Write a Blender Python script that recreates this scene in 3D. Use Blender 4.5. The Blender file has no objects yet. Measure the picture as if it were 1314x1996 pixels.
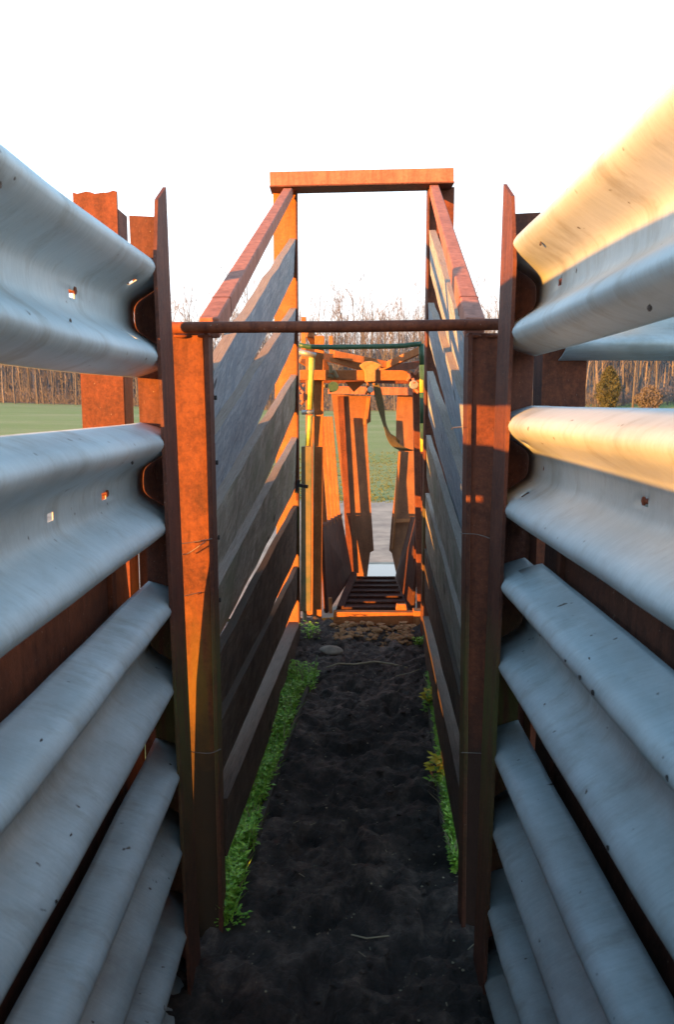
import bpy, bmesh, math, random
from mathutils import Vector, Matrix, noise
rnd = random.Random(7)
S = bpy.context.scene
COL = S.collection

# ------------------------------------------------------------------ camera, sky, sun, exposure
TILT = math.atan(220 / 1600)
CAMZ = 1.5
cd = bpy.data.cameras.new('camera')
cam = bpy.data.objects.new('camera', cd)
COL.objects.link(cam)
S.camera = cam
cam.location = (0, 0, CAMZ)
cam.rotation_euler = (math.pi / 2 - TILT, 0, 0)
cd.sensor_fit = 'VERTICAL'
cd.sensor_height = 36
cd.lens = 36 * 1600 / 1996
cd.clip_start = 0.02
cd.clip_end = 2000
cd.dof.use_dof = True
cd.dof.focus_distance = 3.2
cd.dof.aperture_fstop = 9.0

SUN_AZ, SUN_EL = math.radians(47), math.radians(3.2)     # the sun stands behind and to the left
sdir = Vector((math.sin(SUN_AZ) * math.cos(SUN_EL), math.cos(SUN_AZ) * math.cos(SUN_EL), -math.sin(SUN_EL)))
ld = bpy.data.lights.new('sun', 'SUN')
ld.energy = 5.0
ld.angle = math.radians(0.5)
ld.color = (1.0, 0.39, 0.055)
sun = bpy.data.objects.new('sun', ld)
COL.objects.link(sun)
sun.rotation_euler = sdir.to_track_quat('-Z', 'Y').to_euler()
sun.location = (-20, -20, 10)

W = bpy.data.worlds.new('World')
S.world = W
W.use_nodes = True
wn, wl = W.node_tree.nodes, W.node_tree.links
wn.clear()
sky = wn.new('ShaderNodeTexSky')
sky.sky_type = 'NISHITA'
sky.sun_disc = False
sky.sun_elevation = SUN_EL
sky.sun_rotation = math.pi + SUN_AZ
sky.air_density = 1.0
sky.dust_density = 1.0
sky.ozone_density = 1.0
bg = wn.new('ShaderNodeBackground')
bg.inputs[1].default_value = 0.085
# thin bright evening veil over the whole dome
veil = wn.new('ShaderNodeMixRGB')
veil.inputs[0].default_value = 0.8
wtc = wn.new('ShaderNodeTexCoord')
wsep = wn.new('ShaderNodeSeparateXYZ')
wr = wn.new('ShaderNodeValToRGB')
wr.color_ramp.elements[0].position, wr.color_ramp.elements[0].color = 0.0, (6.6, 6.2, 6.2, 1)
wr.color_ramp.elements[1].position, wr.color_ramp.elements[1].color = 1.0, (1.05, 2.1, 3.4, 1)
e_ = wr.color_ramp.elements.new(0.35)
e_.color = (5.4, 6.9, 8.2, 1)
e_ = wr.color_ramp.elements.new(0.6)
e_.color = (2.5, 4.4, 6.4, 1)
e_ = wr.color_ramp.elements.new(0.8)
e_.color = (1.5, 3.0, 4.7, 1)
wl.new(wtc.outputs['Generated'], wsep.inputs[0])
wl.new(wsep.outputs[2], wr.inputs[0])
wl.new(wr.outputs[0], veil.inputs[2])
wo = wn.new('ShaderNodeOutputWorld')
wl.new(sky.outputs[0], veil.inputs[1])
wl.new(veil.outputs[0], bg.inputs[0])
wl.new(bg.outputs[0], wo.inputs[0])

S.view_settings.view_transform = 'Standard'
S.view_settings.look = 'None'
S.view_settings.gamma = 1
S.view_settings.use_curve_mapping = False
S.view_settings.exposure = 1.85
S.render.engine = 'CYCLES'
S.cycles.max_bounces = 8
S.cycles.diffuse_bounces = 4
S.cycles.use_denoising = True


# ------------------------------------------------------------------ helpers
def at(px, py, D):
    """world point on the plane Y = D seen at a pixel of the photograph"""
    z = CAMZ + D * math.tan(math.atan((998 - py) / 1600) - TILT)
    ax = D * math.cos(TILT) + (CAMZ - z) * math.sin(TILT)
    return Vector(((px - 657) / 1600 * ax, D, z))


def hz(py, D):
    return at(657, py, D).z


def tag(o, label=None, cat=None, group=None, kind=None):
    if label: o['label'] = label
    if cat: o['category'] = cat
    if group: o['group'] = group
    if kind: o['kind'] = kind
    return o


def thing(name, label, cat, loc=(0, 0, 0), group=None):
    o = bpy.data.objects.new(name, None)
    o.empty_display_size = 0.1
    COL.objects.link(o)
    o.location = loc
    return tag(o, label, cat, group)


def link(name, me, parent=None):
    o = bpy.data.objects.new(name, me)
    COL.objects.link(o)
    if parent is not None: o.parent = parent
    return o


def obj(name, bm, mat, parent=None, smooth=False, bevel=0, solid=0, loc=None):
    """one bmesh -> ONE object; vertices come in world coordinates"""
    off = Vector((0, 0, 0))
    p = parent
    while p is not None:
        off += Vector(p.location)
        p = p.parent
    own = Vector(loc) if loc is not None else Vector((0, 0, 0))
    bmesh.ops.translate(bm, verts=bm.verts, vec=-(off if parent is not None else own))
    if not solid:
        bmesh.ops.recalc_face_normals(bm, faces=bm.faces)
    me = bpy.data.meshes.new(name)
    bm.to_mesh(me)
    bm.free()
    me.materials.append(mat)
    if smooth:
        for f in me.polygons: f.use_smooth = True
    o = link(name, me, parent)
    if parent is None: o.location = own
    if bevel:
        m = o.modifiers.new('bevel', 'BEVEL')
        m.width = bevel
        m.segments = 2
        m.limit_method = 'ANGLE'
    if solid:
        m = o.modifiers.new('solid', 'SOLIDIFY')
        m.thickness = solid
        m.offset = 0
    return o


def hexa(bm, c8):
    """box from eight corners: four of one end in order, four of the other"""
    v = [bm.verts.new(c) for c in c8]
    for f in ((0, 1, 2, 3), (7, 6, 5, 4), (0, 4, 5, 1), (1, 5, 6, 2), (2, 6, 7, 3), (3, 7, 4, 0)):
        bm.faces.new([v[i] for i in f])
    return v


def box(bm, x0, x1, y0, y1, z0, z1):
    return hexa(bm, [(x0, y0, z0), (x1, y0, z0), (x1, y1, z0), (x0, y1, z0), (x0, y0, z1), (x1, y0, z1), (x1, y1, z1), (x0, y1, z1)])


def frame(d):
    d = d.normalized()
    up = Vector((0, 0, 1)) if abs(d.z) < 0.95 else Vector((0, 1, 0))
    a = d.cross(up).normalized()
    return a, a.cross(d).normalized()


def bar(bm, p, q, w, t, side=None):
    """square bar from p to q, w across `side`, t the other way"""
    p, q = Vector(p), Vector(q)
    d = (q - p).normalized()
    if side is None:
        a, b = frame(d)
    else:
        a = Vector(side)
        a = (a - d * a.dot(d)).normalized()
        b = a.cross(d).normalized()
    a = a * w / 2
    b = b * t / 2
    hexa(bm, [p - a - b, p + a - b, p + a + b, p - a + b, q - a - b, q + a - b, q + a + b, q - a + b])


def tube(bm, pts, r, n=8, r2=None, cap=True):
    pts = [Vector(p) for p in pts]
    rings = []
    k = len(pts)
    for i, p in enumerate(pts):
        d = pts[min(i + 1, k - 1)] - pts[max(i - 1, 0)]
        a, b = frame(d)
        rr = r if r2 is None else r + (r2 - r) * i / (k - 1)
        rings.append([bm.verts.new(p + (a * math.cos(2 * math.pi * j / n) + b * math.sin(2 * math.pi * j / n)) * rr) for j in range(n)])
    for r0, r1 in zip(rings, rings[1:]):
        for j in range(n):
            bm.faces.new((r0[j], r0[(j + 1) % n], r1[(j + 1) % n], r1[j]))
    if cap:
        bm.faces.new(rings[0][::-1])
        bm.faces.new(rings[-1])


def slab(bm, pts, ext):
    """polygon pushed along a vector"""
    a = [bm.verts.new(p) for p in pts]
    b = [bm.verts.new(Vector(p) + Vector(ext)) for p in pts]
    bm.faces.new(a)
    bm.faces.new(b[::-1])
    n = len(a)
    for i in range(n):
        bm.faces.new((a[i], b[i], b[(i + 1) % n], a[(i + 1) % n]))


def ragged(bm, thr, amp, seed):
    """ragged torch-cut top: lift or drop the verts above thr"""
    for v in bm.verts:
        if v.co.z > thr:
            v.co.z += amp * noise.noise(Vector((v.co.x * 40, v.co.y * 40, seed)))


def B(): return bmesh.new()


# ------------------------------------------------------------------ materials
def newmat(name):
    m = bpy.data.materials.new(name)
    m.use_nodes = True
    nt = m.node_tree
    p = nt.nodes['Principled BSDF']
    return m, nt, p


def noise_n(nt, coord, scale, detail=5, rough=0.6, mapping=None, dist=0):
    n = nt.nodes.new('ShaderNodeTexNoise')
    n.inputs['Scale'].default_value = scale
    n.inputs['Detail'].default_value = detail
    n.inputs['Roughness'].default_value = rough
    n.inputs['Distortion'].default_value = dist
    if mapping:
        mp = nt.nodes.new('ShaderNodeMapping')
        mp.inputs['Scale'].default_value = mapping
        nt.links.new(coord, mp.inputs[0])
        coord = mp.outputs[0]
    nt.links.new(coord, n.inputs[0])
    return n.outputs[0]


def ramp(nt, fac, stops):
    r = nt.nodes.new('ShaderNodeValToRGB')
    e = r.color_ramp.elements
    e[0].position, e[0].color = stops[0][0], (*stops[0][1], 1)
    e[1].position, e[1].color = stops[-1][0], (*stops[-1][1], 1)
    for pos, c in stops[1:-1]:
        k = e.new(pos)
        k.color = (*c, 1)
    nt.links.new(fac, r.inputs[0])
    return r.outputs[0]


def mix(nt, fac, a, b, mode='MIX'):
    m = nt.nodes.new('ShaderNodeMixRGB')
    m.blend_type = mode
    for s, v in ((0, fac), (1, a), (2, b)):
        if hasattr(v, 'default_value') or hasattr(v, 'is_linked'):
            nt.links.new(v, m.inputs[s])
        elif isinstance(v, (int, float)):
            m.inputs[s].default_value = v
        else:
            m.inputs[s].default_value = (*v, 1)
    return m.outputs[0]


def bump(nt, p, h, strength, dist=0.01):
    b = nt.nodes.new('ShaderNodeBump')
    b.inputs['Strength'].default_value = strength
    b.inputs['Distance'].default_value = dist
    nt.links.new(h, b.inputs['Height'])
    nt.links.new(b.outputs[0], p.inputs['Normal'])


def coords(nt, which='Object'):
    return nt.nodes.new('ShaderNodeTexCoord').outputs[which]


def bw(a, b): return [(a, (0, 0, 0)), (b, (1, 1, 1))]


def rust(name, dark, mid, light, scale=9, algae=None, streak=0.5, low=None):
    m, nt, p = newmat(name)
    c = coords(nt)
    n1 = noise_n(nt, c, scale, 8, 0.65)
    n2 = noise_n(nt, c, scale * 9, 6, 0.7)
    n3 = noise_n(nt, c, 6, 4, 0.5, mapping=(6, 6, 0.6))
    col = ramp(nt, n1, [(0.3, dark), (0.5, mid), (0.72, light)])
    col = mix(nt, ramp(nt, n3, bw(0.45, 0.7)), col, tuple(x * streak for x in mid))
    col = mix(nt, 0.35, col, ramp(nt, n2, [(0.35, dark), (0.65, light)]))
    flake = ramp(nt, noise_n(nt, c, scale * 22, 3, 0.5), bw(0.7, 0.76))
    col = mix(nt, flake, col, (0.30, 0.24, 0.2))
    if algae:
        sp = nt.nodes.new('ShaderNodeSeparateXYZ')
        nt.links.new(c, sp.inputs[0])
        band = ramp(nt, sp.outputs[2], [(0.0, (0, 0, 0)), (0.35, (0.25, 0.25, 0.25)), (0.75, (1, 1, 1)), (1.0, (0, 0, 0))])
        k = mix(nt, 1.0, band, ramp(nt, n3, bw(0.3, 0.5)), 'MULTIPLY')
        col = mix(nt, mix(nt, 1.0, k, (0.85, 0.85, 0.85), 'MULTIPLY'), col, algae)
    if low:          # soil and moss splashed up the foot, with its shade painted in too
        sl = nt.nodes.new('ShaderNodeSeparateXYZ')
        nt.links.new(c, sl.inputs[0])
        ad = nt.nodes.new('ShaderNodeMath')
        ad.operation = 'MULTIPLY_ADD'
        nt.links.new(n1, ad.inputs[0])
        ad.inputs[1].default_value = 0.5
        nt.links.new(sl.outputs[2], ad.inputs[2])
        col = mix(nt, ramp(nt, ad.outputs[0], [(0.72, (0.92, 0.92, 0.92)), (0.95, (0, 0, 0))]), col, low)
    nt.links.new(col, p.inputs['Base Color'])
    p.inputs['Roughness'].default_value = 0.72
    p.inputs['Specular IOR Level'].default_value = 0.3
    bump(nt, p, mix(nt, 0.5, n1, n2), 0.5, 0.006)
    return m


RUST = rust('rusty_steel', (0.05, 0.018, 0.013), (0.145, 0.040, 0.019), (0.26, 0.077, 0.032))
RUST_POST = rust('rusty_post_steel', (0.045, 0.019, 0.016), (0.11, 0.038, 0.025), (0.19, 0.066, 0.036), algae=(0.10, 0.105, 0.03))
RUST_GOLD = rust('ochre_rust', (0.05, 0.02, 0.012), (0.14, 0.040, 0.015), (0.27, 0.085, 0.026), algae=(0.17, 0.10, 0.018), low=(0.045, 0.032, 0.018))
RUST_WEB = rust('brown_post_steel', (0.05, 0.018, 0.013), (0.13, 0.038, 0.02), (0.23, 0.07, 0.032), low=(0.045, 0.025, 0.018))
RUST_PALE = rust('pinkish_rust', (0.24, 0.09, 0.06), (0.38, 0.15, 0.10), (0.48, 0.20, 0.13))
RUST_DARK = rust('dark_rusty_sheet', (0.035, 0.014, 0.01), (0.085, 0.032, 0.02), (0.15, 0.055, 0.03), scale=5)
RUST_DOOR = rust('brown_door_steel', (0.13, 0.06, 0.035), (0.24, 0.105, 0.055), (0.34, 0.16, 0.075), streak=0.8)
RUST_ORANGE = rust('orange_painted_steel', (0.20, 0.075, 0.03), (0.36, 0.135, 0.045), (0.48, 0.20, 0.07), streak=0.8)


def galv_mat():
    m, nt, p = newmat('galvanised_steel')
    c = coords(nt)
    big = noise_n(nt, c, 3, 5, 0.6)
    scr = noise_n(nt, c, 14, 5, 0.75, mapping=(1, 14, 1.6))
    fine = noise_n(nt, c, 160, 3, 0.5)
    col = ramp(nt, big, [(0.3, (0.36, 0.45, 0.48)), (0.55, (0.48, 0.58, 0.62)), (0.75, (0.58, 0.67, 0.70))])
    col = mix(nt, 0.22, col, ramp(nt, scr, [(0.35, (0.24, 0.27, 0.29)), (0.65, (0.66, 0.68, 0.68))]))
    # grime in runs and specks
    g = ramp(nt, noise_n(nt, c, 5, 7, 0.7, mapping=(1, 2.2, 0.7)), bw(0.52, 0.68))
    col = mix(nt, mix(nt, 1.0, g, (0.42, 0.42, 0.42), 'MULTIPLY'), col, (0.19, 0.17, 0.13))
    # splashed mud film, and painted shade that darkens the low rails
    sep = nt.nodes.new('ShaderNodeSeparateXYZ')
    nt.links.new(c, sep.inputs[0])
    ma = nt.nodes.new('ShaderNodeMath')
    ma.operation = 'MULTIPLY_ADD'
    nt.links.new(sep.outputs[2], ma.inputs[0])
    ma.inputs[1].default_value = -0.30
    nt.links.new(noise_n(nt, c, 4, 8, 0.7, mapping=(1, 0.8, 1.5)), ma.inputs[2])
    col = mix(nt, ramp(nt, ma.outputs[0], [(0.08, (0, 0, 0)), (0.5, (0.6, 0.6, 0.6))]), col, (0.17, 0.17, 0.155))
    sp = ramp(nt, noise_n(nt, c, 42, 2, 0.4), bw(0.74, 0.79))
    col = mix(nt, sp, col, (0.07, 0.055, 0.04))
    nt.links.new(col, p.inputs['Base Color'])
    p.inputs['Metallic'].default_value = 0.2
    r = nt.nodes.new('ShaderNodeMapRange')
    nt.links.new(scr, r.inputs[0])
    r.inputs[3].default_value = 0.42
    r.inputs[4].default_value = 0.72
    nt.links.new(r.outputs[0], p.inputs['Roughness'])
    bump(nt, p, mix(nt, 0.3, scr, fine), 0.12, 0.003)
    return m


GALV = galv_mat()


def wood_mat(name, a, b, stain, green=None):
    m, nt, p = newmat(name)
    c = coords(nt, 'UV')
    oi = nt.nodes.new('ShaderNodeObjectInfo')
    grain = noise_n(nt, c, 9, 9, 0.75, mapping=(0.5, 5, 1), dist=0.8)
    fine = noise_n(nt, c, 60, 5, 0.7, mapping=(0.5, 8, 1))
    blot = noise_n(nt, c, 5, 6, 0.6, mapping=(1.4, 1.6, 1))
    saw = noise_n(nt, c, 30, 3, 0.6, mapping=(4.5, 0.5, 1), dist=0.3)
    col = ramp(nt, grain, [(0.32, tuple(x * 0.3 for x in a)), (0.47, a), (0.64, b)])
    col = mix(nt, 0.4, col, ramp(nt, fine, [(0.38, tuple(x * 0.25 for x in a)), (0.62, b)]))
    col = mix(nt, ramp(nt, blot, bw(0.44, 0.66)), col, stain)
    if green:
        col = mix(nt, ramp(nt, noise_n(nt, c, 2.2, 5, 0.6), bw(0.48, 0.7)), col, green)
    col = mix(nt, ramp(nt, saw, bw(0.62, 0.72)), col, tuple(min(1, x * 1.5) for x in b))
    v = nt.nodes.new('ShaderNodeTexVoronoi')          # knots
    v.inputs['Scale'].default_value = 3.1
    mp = nt.nodes.new('ShaderNodeMapping')
    mp.inputs['Scale'].default_value = (0.8, 1.6, 1)
    nt.links.new(c, mp.inputs[0])
    nt.links.new(mp.outputs[0], v.inputs[0])
    col = mix(nt, ramp(nt, v.outputs[0], [(0.0, (1, 1, 1)), (0.08, (1, 1, 1)), (0.12, (0, 0, 0))]), col, tuple(x * 0.25 for x in a))
    nt.links.new(col, p.inputs['Base Color'])
    p.inputs['Roughness'].default_value = 0.85
    p.inputs['Specular IOR Level'].default_value = 0.25
    bump(nt, p, mix(nt, 0.5, grain, fine), 0.7, 0.006)
    return m


WOOD_GREY = wood_mat('weathered_grey_wood', (0.30, 0.34, 0.38), (0.56, 0.61, 0.65), (0.24, 0.29, 0.34))
WOOD_GREEN = wood_mat('green_grey_wood', (0.34, 0.31, 0.26), (0.58, 0.54, 0.46), (0.21, 0.195, 0.155), green=(0.21, 0.23, 0.16))
WOOD_DARK = wood_mat('dark_damp_wood', (0.10, 0.072, 0.054), (0.19, 0.14, 0.105), (0.055, 0.04, 0.032))
WOOD_BROWN = wood_mat('brown_board', (0.085, 0.055, 0.04), (0.14, 0.092, 0.066), (0.055, 0.036, 0.027))
WOOD_TOP = wood_mat('sunlit_plank_edge', (0.42, 0.33, 0.27), (0.64, 0.53, 0.44), (0.24, 0.18, 0.15))  # plank tops painted paler, in place of grazing sun
WOOD_TOP2 = wood_mat('paler_brown_edge', (0.13, 0.09, 0.07), (0.24, 0.17, 0.135), (0.07, 0.05, 0.04))  # tops of the bottom boards, paler than their sides
WOOD_EDGE = wood_mat('bleached_edging', (0.11, 0.09, 0.07), (0.18, 0.15, 0.12), (0.05, 0.042, 0.034))


def plain(name, col, rough=0.6, metal=0, var=0.35, scale=12, col2=None, bmp=0.2):
    m, nt, p = newmat(name)
    c = coords(nt)
    n = noise_n(nt, c, scale, 6, 0.65)
    lo = tuple(x * (1 - var) for x in col) if col2 is None else col2
    nt.links.new(ramp(nt, n, [(0.35, lo), (0.62, col)]), p.inputs['Base Color'])
    p.inputs['Roughness'].default_value = rough
    p.inputs['Metallic'].default_value = metal
    if bmp: bump(nt, p, n, bmp, 0.004)
    return m


GREEN_PAINT = plain('green_paint', (0.045, 0.13, 0.07), 0.45, scale=30)
YELLOW_PAINT = plain('yellow_paint', (0.62, 0.55, 0.10), 0.5, scale=40, col2=(0.42, 0.38, 0.08))
TAN_PAINT = plain('faded_tan_paint', (0.20, 0.15, 0.08), 0.7, scale=8, col2=(0.09, 0.12, 0.08))
ZINC = plain('zinc', (0.42, 0.46, 0.46), 0.4, 0.5, scale=60)
WEB = plain('olive_webbing', (0.15, 0.115, 0.05), 0.85, scale=80)
CLOTH = plain('dusty_cloth', (0.42, 0.25, 0.11), 0.9, scale=40)
BLACK = plain('black_iron', (0.02, 0.02, 0.02), 0.6)
STONE = plain('pale_stone', (0.30, 0.25, 0.20), 0.9, scale=25, bmp=0.5)
STRAW = plain('straw', (0.38, 0.31, 0.20), 0.8)
WIRE = plain('wire', (0.25, 0.22, 0.20), 0.5, 0.6)
BARK = plain('bare_bark', (0.12, 0.125, 0.135), 0.95, scale=3, col2=(0.07, 0.066, 0.066), bmp=0)
BARK_PALE = plain('pale_bark', (0.20, 0.19, 0.19), 0.95, scale=3, col2=(0.11, 0.105, 0.105), bmp=0)
TWIG = plain('bare_twigs', (0.17, 0.15, 0.145), 0.95, scale=2, col2=(0.11, 0.10, 0.095), bmp=0)
BRUSH = plain('undergrowth', (0.14, 0.13, 0.13), 0.95, scale=0.3, col2=(0.09, 0.09, 0.095), bmp=0)
CEDAR = plain('cedar_foliage', (0.075, 0.08, 0.045), 0.95, scale=1.5, col2=(0.035, 0.05, 0.022), bmp=0)
LEAF = plain('weed_leaf', (0.36, 0.62, 0.07), 0.45, scale=70, col2=(0.08, 0.25, 0.02), bmp=0)
LEAF_Y = plain('yellow_leaf', (0.85, 0.66, 0.04), 0.5, scale=20, col2=(0.60, 0.52, 0.05), bmp=0)
HILLM = plain('leaf_litter', (0.20, 0.15, 0.115), 0.95, scale=0.25, col2=(0.12, 0.095, 0.08), bmp=0)


def mud_mat():
    m, nt, p = newmat('black_mud')
    c = coords(nt)
    n1 = noise_n(nt, c, 9, 9, 0.7)
    n2 = noise_n(nt, c, 55, 8, 0.75)
    n3 = noise_n(nt, c, 2.2, 5, 0.6)
    col = ramp(nt, n1, [(0.3, (0.012, 0.0095, 0.009)), (0.5, (0.085, 0.063, 0.053)), (0.66, (0.26, 0.185, 0.145))])
    col = mix(nt, ramp(nt, n2, bw(0.45, 0.75)), col, (0.06, 0.045, 0.036))
    col = mix(nt, ramp(nt, n3, bw(0.45, 0.7)), col, (0.035, 0.026, 0.021))
    nt.links.new(col, p.inputs['Base Color'])
    r = ramp(nt, n3, [(0.35, (0.42,) * 3), (0.6, (0.7,) * 3)])
    nt.links.new(r, p.inputs['Roughness'])
    p.inputs['Specular IOR Level'].default_value = 0.35
    bump(nt, p, mix(nt, 0.6, n1, n2), 1.0, 0.035)
    return m


MUD = mud_mat()


def field_mat():
    m, nt, p = newmat('grass_field')
    c = coords(nt)
    n1 = noise_n(nt, c, 0.10, 8, 0.65, mapping=(0.35, 1, 1))
    n2 = noise_n(nt, c, 1.1, 8, 0.75)
    n3 = noise_n(nt, c, 14, 5, 0.75)
    col = ramp(nt, n1, [(0.34, (0.25, 0.31, 0.09)), (0.5, (0.34, 0.37, 0.14)), (0.62, (0.50, 0.43, 0.22)), (0.75, (0.30, 0.35, 0.12))])
    col = mix(nt, ramp(nt, n2, bw(0.42, 0.68)), col, (0.36, 0.34, 0.16))
    col = mix(nt, ramp(nt, n3, [(0.4, (0.4,) * 3), (0.65, (0, 0, 0))]), col, (0.13, 0.19, 0.05))
    nt.links.new(col, p.inputs['Base Color'])
    p.inputs['Roughness'].default_value = 0.95
    p.inputs['Specular IOR Level'].default_value = 0.1
    bump(nt, p, n3, 0.9, 0.05)
    return m


FIELD = field_mat()
TRACK = plain('worn_dirt', (0.50, 0.37, 0.27), 0.95, scale=2.5, col2=(0.30, 0.22, 0.165), bmp=0.8)


def water_mat():
    m, nt, p = newmat('puddle_water')
    p.inputs['Base Color'].default_value = (0.035, 0.03, 0.025, 1)
    p.inputs['Roughness'].default_value = 0.04
    p.inputs['Specular IOR Level'].default_value = 1.0
    p.inputs['IOR'].default_value = 1.6
    bump(nt, p, noise_n(nt, coords(nt), 9, 2), 0.05, 0.004)
    return m


WATER = water_mat()

# ------------------------------------------------------------------ ground
def field_z(x, y):
    s = max(0.0, min(1.0, (y - 25) / 100))
    dip = -0.08 if y < 6 else 0.0
    rise = s * max(0.0, -x - 5) * 0.030
    k = max(0.0, y - (112 - 0.35 * x)) / 60              # the woods' floor climbs
    return -0.03 + dip + rise + min(k, 1.6) ** 1.3 * 7.0


def sheet(name, xs, ys, zf, mat, kind='structure', smooth=True):
    bm = B()
    g = [[bm.verts.new((x, y, zf(x, y))) for x in xs] for y in ys]
    for j in range(len(ys) - 1):
        for i in range(len(xs) - 1):
            bm.faces.new((g[j][i], g[j][i + 1], g[j + 1][i + 1], g[j + 1][i]))
    o = obj(name, bm, mat, smooth=smooth)
    tag(o, kind=kind)
    return o


def lin(a, b, n): return [a + (b - a) * i / (n - 1) for i in range(n)]


FOREST = 108
sheet('field', [-900, -400] + lin(-200, 200, 60) + [400, 900], [-600, -100, -20] + lin(0, 104, 30) + [900 * 0 + 112], field_z, FIELD)
sheet('hillside', [-900, -400] + lin(-200, 200, 60) + [400, 900], [111.9] + lin(116, 220, 24) + [600, 1200], lambda x, y: field_z(x, y) + (0.01 if y > 112 else -0.01), HILLM)


def chute_cx(y):       # the centre line drifts right beyond the guardrails
    return 0.0 if y < 2 else 0.02 + (y - 2.17) * 0.046


def mud_z(x, y):
    v = Vector((x, y, 0))
    z = 0.024 * noise.noise(v * 5) + 0.026 * noise.noise(v * 13) + 0.017 * noise.noise(v * 29) + 0.010 * noise.noise(v * 62)
    hoof = noise.noise(Vector((x * 9, y * 7, 5)))
    if hoof > 0.2: z -= (hoof - 0.2) * 0.16
    if y > 4.75:
        z += 0.012 * min(1, (y - 4.75) / 0.3)
    return max(z, -0.04) + 0.014


sheet('muddy_ground', lin(-0.56, 0.80, 110), lin(-0.2, 5.42, 420), mud_z, MUD)
sheet('earth', [-3.2, -1.5, -0.57], [-6, -1, 2, 4, 5.5], lambda x, y: -0.018, MUD)
sheet('earth', [0.81, 1.6, 3.2], [-6, -1, 2, 4, 5.5], lambda x, y: -0.018, MUD)


def bank_z(x, y):
    e = min(1, (-0.42 - x) / 0.05) if x < -0.42 else 0
    return -0.01 + e * 0.19 * max(0, min(1, (4.2 - y) / 1.2)) + 0.02 * noise.noise(Vector((x * 5, y * 5, 8)))


sheet('sun_stop_bank', [-1.6, -1.2, -.9, -.7, -.6, -.53, -.47, -.445, -.42], lin(2.17, 5.1, 30), bank_z, FIELD)  # added bank, out of view, stops low sun reaching the mud


def track_z(x, y):
    return -0.012 + 0.008 * noise.noise(Vector((x * 0.8, y * 0.8, 2)))


bm = B()
xs = lin(-24, 26, 90)
prev = None
for x in xs:
    y0 = 5.6 + 0.25 * noise.noise(Vector((x, 0, 0)))
    y1 = 12.4 + 0.9 * noise.noise(Vector((x * 0.6, 4, 0))) + 0.25 * noise.noise(Vector((x * 4, 4, 0)))
    row = [bm.verts.new((x, y, track_z(x, y) * (0.3 if y > y1 - 0.2 else 1) - (0.03 if y > y1 - 0.01 else 0))) for y in lin(y0, y1, 14)]
    if prev:
        for j in range(13): bm.faces.new((prev[j], row[j], row[j + 1], prev[j + 1]))
    prev = row
tag(obj('dirt_track', bm, TRACK, smooth=True), kind='structure')

bm = B()
c = at(742, 1112, 6.95)
vs = []
for i in range(36):
    a = 2 * math.pi * i / 36
    r = 1 + 0.16 * noise.noise(Vector((math.cos(a) * 1.5, math.sin(a) * 1.5, 1)))
    vs.append(bm.verts.new((c.x + 0.62 * r * math.cos(a), 7.02 + 0.36 * r * math.sin(a), 0.0035)))
bm.faces.new(vs)
tag(obj('puddle_water', bm, WATER), kind='structure')

# ------------------------------------------------------------------ guardrail walls
def nose_x(side, z):
    return -(0.3727 + 0.0187 * z) if side < 0 else 0.3725 + 0.0134 * z


PROFILE = [(0.0, .141), (.012, .1385), (.040, .130), (.062, .121), (.074, .114), (.081, .104), (.083, .097), (.081, .090), (.074, .080), (.064, .0715),
           (.052, .0640), (.034, .0525), (.020, .044), (.009, .035), (.003, .026), (.001, .018), (0.0, .0075)]
PROFILE = PROFILE + [(d, -z) for d, z in reversed(PROFILE)]


def beam(parent, side, zc, y0, y1, slots, splice, seed, back=False, warp=0.0, lap=0.0):
    """corrugated guardrail with punched slots"""
    st = set(lin(y0, y1, 70))
    for s in slots: st |= {s - 0.017, s + 0.017}
    for s in splice: st |= {s - 0.013, s + 0.013}
    ys = sorted(st)
    bm = B()
    rows = []
    for y in ys:
        w = Vector((y * 1.1, seed * 3.7, 0))
        dz = 0.009 * noise.noise(w) + warp * max(0, 2 - y)
        dx = 0.006 * noise.noise(w + Vector((0, 0, 9)))
        row = []
        for k, (d, z) in enumerate(PROFILE):
            dent = 0.0035 * noise.noise(Vector((y * 4.5, z * 12, seed)))
            x = nose_x(side, zc) + side * (0.083 - d + lap) + dx + dent
            row.append(bm.verts.new((x, y, zc + z + dz)))
        rows.append(row)
    holes = set()
    n = len(PROFILE)
    for j in range(len(ys) - 1):
        mid = (ys[j] + ys[j + 1]) / 2
        for k in range(n - 1):
            z = (PROFILE[k][1] + PROFILE[k + 1][1]) / 2
            cut = any(abs(mid - s) < 0.016 for s in slots) and abs(z) < 0.005
            cut |= any(abs(mid - s) < 0.012 for s in splice) and abs(abs(z) - 0.05825) < 0.004
            if cut: continue
            bm.faces.new((rows[j][k], rows[j][k + 1], rows[j + 1][k + 1], rows[j + 1][k]))
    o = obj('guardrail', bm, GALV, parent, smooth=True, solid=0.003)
    return o


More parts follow.
